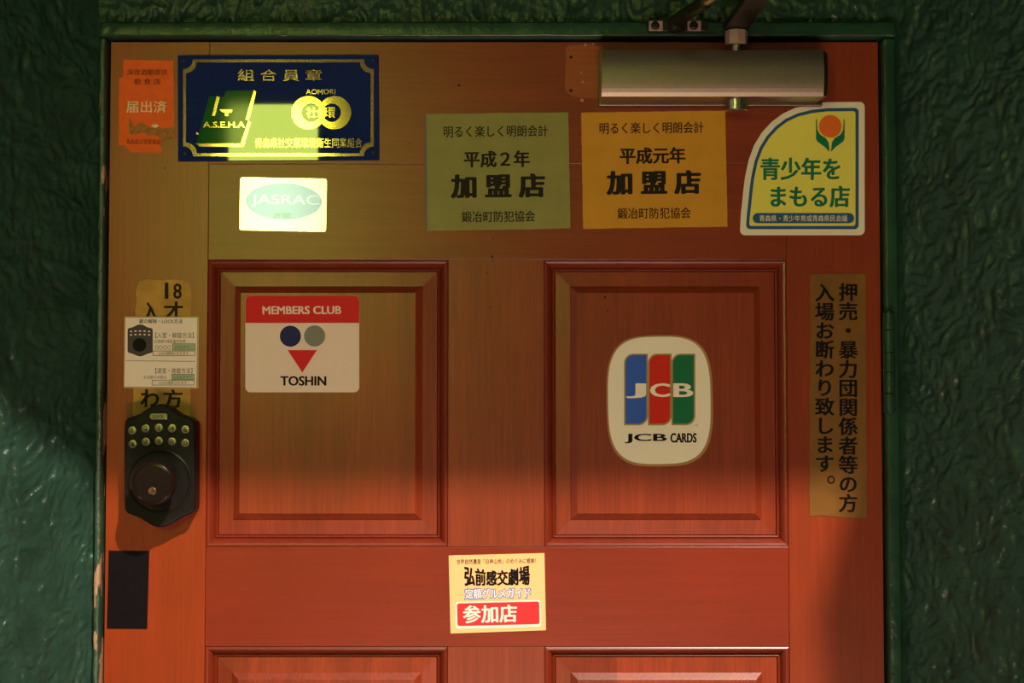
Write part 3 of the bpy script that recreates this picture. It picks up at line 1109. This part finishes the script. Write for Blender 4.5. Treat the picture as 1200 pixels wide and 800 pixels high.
# members club sticker on the left panel
M['pinkwhite'] = mat('aged_white_sheet', (0.76, 0.56, 0.50), 0.5, spec=0.1)
M['red'] = mat('red_ink', (0.60, 0.022, 0.022), 0.5, spec=0.08)
M['navy_ink'] = mat('navy_ink', (0.022, 0.024, 0.095), 0.5, spec=0.08)
M['grey_green'] = mat('grey_green_ink', (0.21, 0.20, 0.17), 0.5, spec=0.08)
s = Sheet('members_club_sticker', (354, 459), 'white sticker with red band, two dots and red triangle on left panel', 'sticker', FIELD)
s.base(rrect(287.5, 346.5, 421, 459.5, 6), M['pinkwhite'])
s.ink(rrect(287.6, 346.6, 420.9, 378.3, 6, rr=(6, 6, 0, 0)), M['red'], 'red_band', 1)
s.text('MEMBERS CLUB', 307.5, 358.5, 400, 368, M['pinkwhite'], 0.035, deg=-0.2)
s.ink(ellipse(340.3, 393.8, 12.4), M['navy_ink'], 'dot', 1, 'navy blue dot')
s.ink(ellipse(368.7, 393.5, 12.4), M['grey_green'], 'dot', 1, 'grey green dot')
s.ink([(337, 410), (371.5, 410), (354.3, 436.3)], M['red'], 'triangle', 1)
s.text('TOSHIN', 328.5, 440.5, 382.5, 451.8, M['black'], 0.04)

# card company sticker on the right panel
M['rim'] = mat('clear_film_rim', (0.36, 0.19, 0.08), 0.2)
M['cream'] = mat('cream_sheet', (0.78, 0.67, 0.56), 0.33)
M['gold_line'] = mat('matt_gold_line', (0.33, 0.22, 0.08), 0.45)
M['jblue'] = mat('blue_ink', (0.035, 0.095, 0.46), 0.33)
M['jred'] = mat('bright_red_ink', (0.55, 0.018, 0.012), 0.33)
M['jgreen'] = mat('deep_green_ink', (0.008, 0.135, 0.055), 0.33)
s = Sheet('card_company_sticker', (773, 545), 'cream rounded sticker with blue, red and green stripes on right panel', 'sticker', FIELD)
s.base(rot(superellipse(773, 469.5, 62.5, 77, 3.3), -0.8, (773, 469)), M['rim'], 'film')
s.ink(rot(superellipse(772.6, 469, 60, 74.5, 3.3), -0.8, (773, 469)), M['cream'], 'sheet', 1)
for x0, x1, mm, ch, tx0, tx1 in ((731.3, 759.3, 'jblue', 'J', 733.5, 757.2), (759.3, 787.1, 'jred', 'C', 761.8, 785.4), (786.8, 814.8, 'jgreen', 'B', 789, 812.5)):
    s.ink(rrect(x0, 414.3, x1, 498.2, rr=(11, 0, 11, 0)), M['gold_line'], 'stripe_edge', 2)
    s.ink(rrect(x0 + 1.8, 416, x1 - 1.8, 496.4, rr=(9.5, 0, 9.5, 0)), M[mm], 'stripe', 3)
    s.text(ch, tx0, 449, tx1, 466.5 if ch == 'J' else 465, M['cream'], 0.03, 4)
s.text('JCB', 732, 508, 781.5, 519.3, M['black'], 0.035)
s.text('CARDS', 785.5, 507.2, 816.5, 518.6, M['black'], 0.055)
s.ring(ellipse(816.5, 498, 1.2, 1.2, 12), ellipse(816.5, 498, 0.8, 0.8, 12), M['gold_line'], 'registered_mark', 2)

# black magnet sheet
M['blacksheet'] = mat('black_sheet', (0.006, 0.004, 0.006), 0.6, spec=0.06)
s = Sheet('black_sheet', (150, 737), 'plain black rectangular sheet on the left edge below the lock', 'sheet', 0.0, thick=0.0008)
s.base([(127.3, 645), (174.8, 645.7), (172.3, 736.7), (125.2, 736.2)], M['blacksheet'], 'sheet', 0.0002)

# restaurant guide sticker between the panels
M['peach'] = mat('peach_yellow_sheet', (0.86, 0.49, 0.22), 0.4)
M['guide_red'] = mat('guide_red_ink', (0.72, 0.03, 0.035), 0.35)
M['guide_white'] = mat('white_ink', (0.86, 0.74, 0.66), 0.35)
M['sky_ink'] = mat('sky_blue_ink', (0.05, 0.16, 0.50), 0.5, spec=0.08)
s = Sheet('guide_sticker', (583, 742), 'yellow sticker with red box and black title below the centre mullion', 'sticker', 0.0)
s.base([(525.8, 650.7), (638, 647.8), (639.8, 738.2), (528, 742)], M['peach'])
TD = -1.4
s.text('世界自然遺産「白神山地」のめぐみに感謝！', 535, 654.5, 628, 660.3, M['black'], 0.004, deg=-0.8)
arch = lambda u, w: (u, w * (0.72 + 0.28 * abs(2 * u - 1) ** 1.5) if True else w)
s.text('弘前感交劇場', 544, 661.5, 621, 686, M['black'], 0.052, deg=-0.8, warp=arch)
s.text('定額グルメガイド', 545, 689.3, 621.5, 701, M['sky_ink'], 0.11, 2, deg=-0.8, grow=1.2)
s.text('定額グルメガイド', 545, 689.3, 621.5, 701, M['guide_white'], 0.022, 3, deg=-0.8)
s.ink(rot(rrect(533.8, 704, 633.8, 735.2, 3), TD, (583, 719)), M['guide_white'], 'box_edge', 1)
s.ink(rot(rrect(535.8, 705.6, 632.2, 732.2, 2.5), TD, (583, 719)), M['guide_red'], 'red_box', 2)
s.text('参加店', 542.3, 708.5, 606, 729.5, M['guide_white'], 0.032, 3, deg=-1.2)

# ------------------------------------------------------------------ lit sign across the alley (it shows in the blue plate)
Y_SIGN = -2.5


def mirror(px, py):
    d = ray(px, py)
    p = P(px, py, -0.003)
    t = (p.y - Y_SIGN) / d.y
    return Vector((p.x + d.x * t, Y_SIGN, p.z + d.z * t))


sA, sB = mirror(268, 122), mirror(372, 122)
sZ0 = mirror(268, 390).z
sign = empty('lightbox_sign', ((sA.x + sB.x) / 2, -2.56, sZ0), 'lime lit lightbox across the alley, mirrored in the blue plate', 'sign')
m, nt, b = new_mat('lit_lime_face')
b.inputs['Base Color'].default_value = (0.6, 0.7, 0.2, 1)
b.inputs['Emission Color'].default_value = (*SIGN_COLOR, 1)
b.inputs['Emission Strength'].default_value = SIGN_STRENGTH
bm = bmesh.new(); box(bm, sA.x, sB.x, Y_SIGN - 0.01, Y_SIGN, sZ0, sA.z, 0.002)
obj('face', bm, m, sign)
bm = bmesh.new(); box(bm, sA.x - 0.012, sB.x + 0.012, -2.615, Y_SIGN - 0.0105, sZ0 - 0.012, sA.z + 0.012, 0.003)
obj('housing', bm, M['closer_end'], sign)
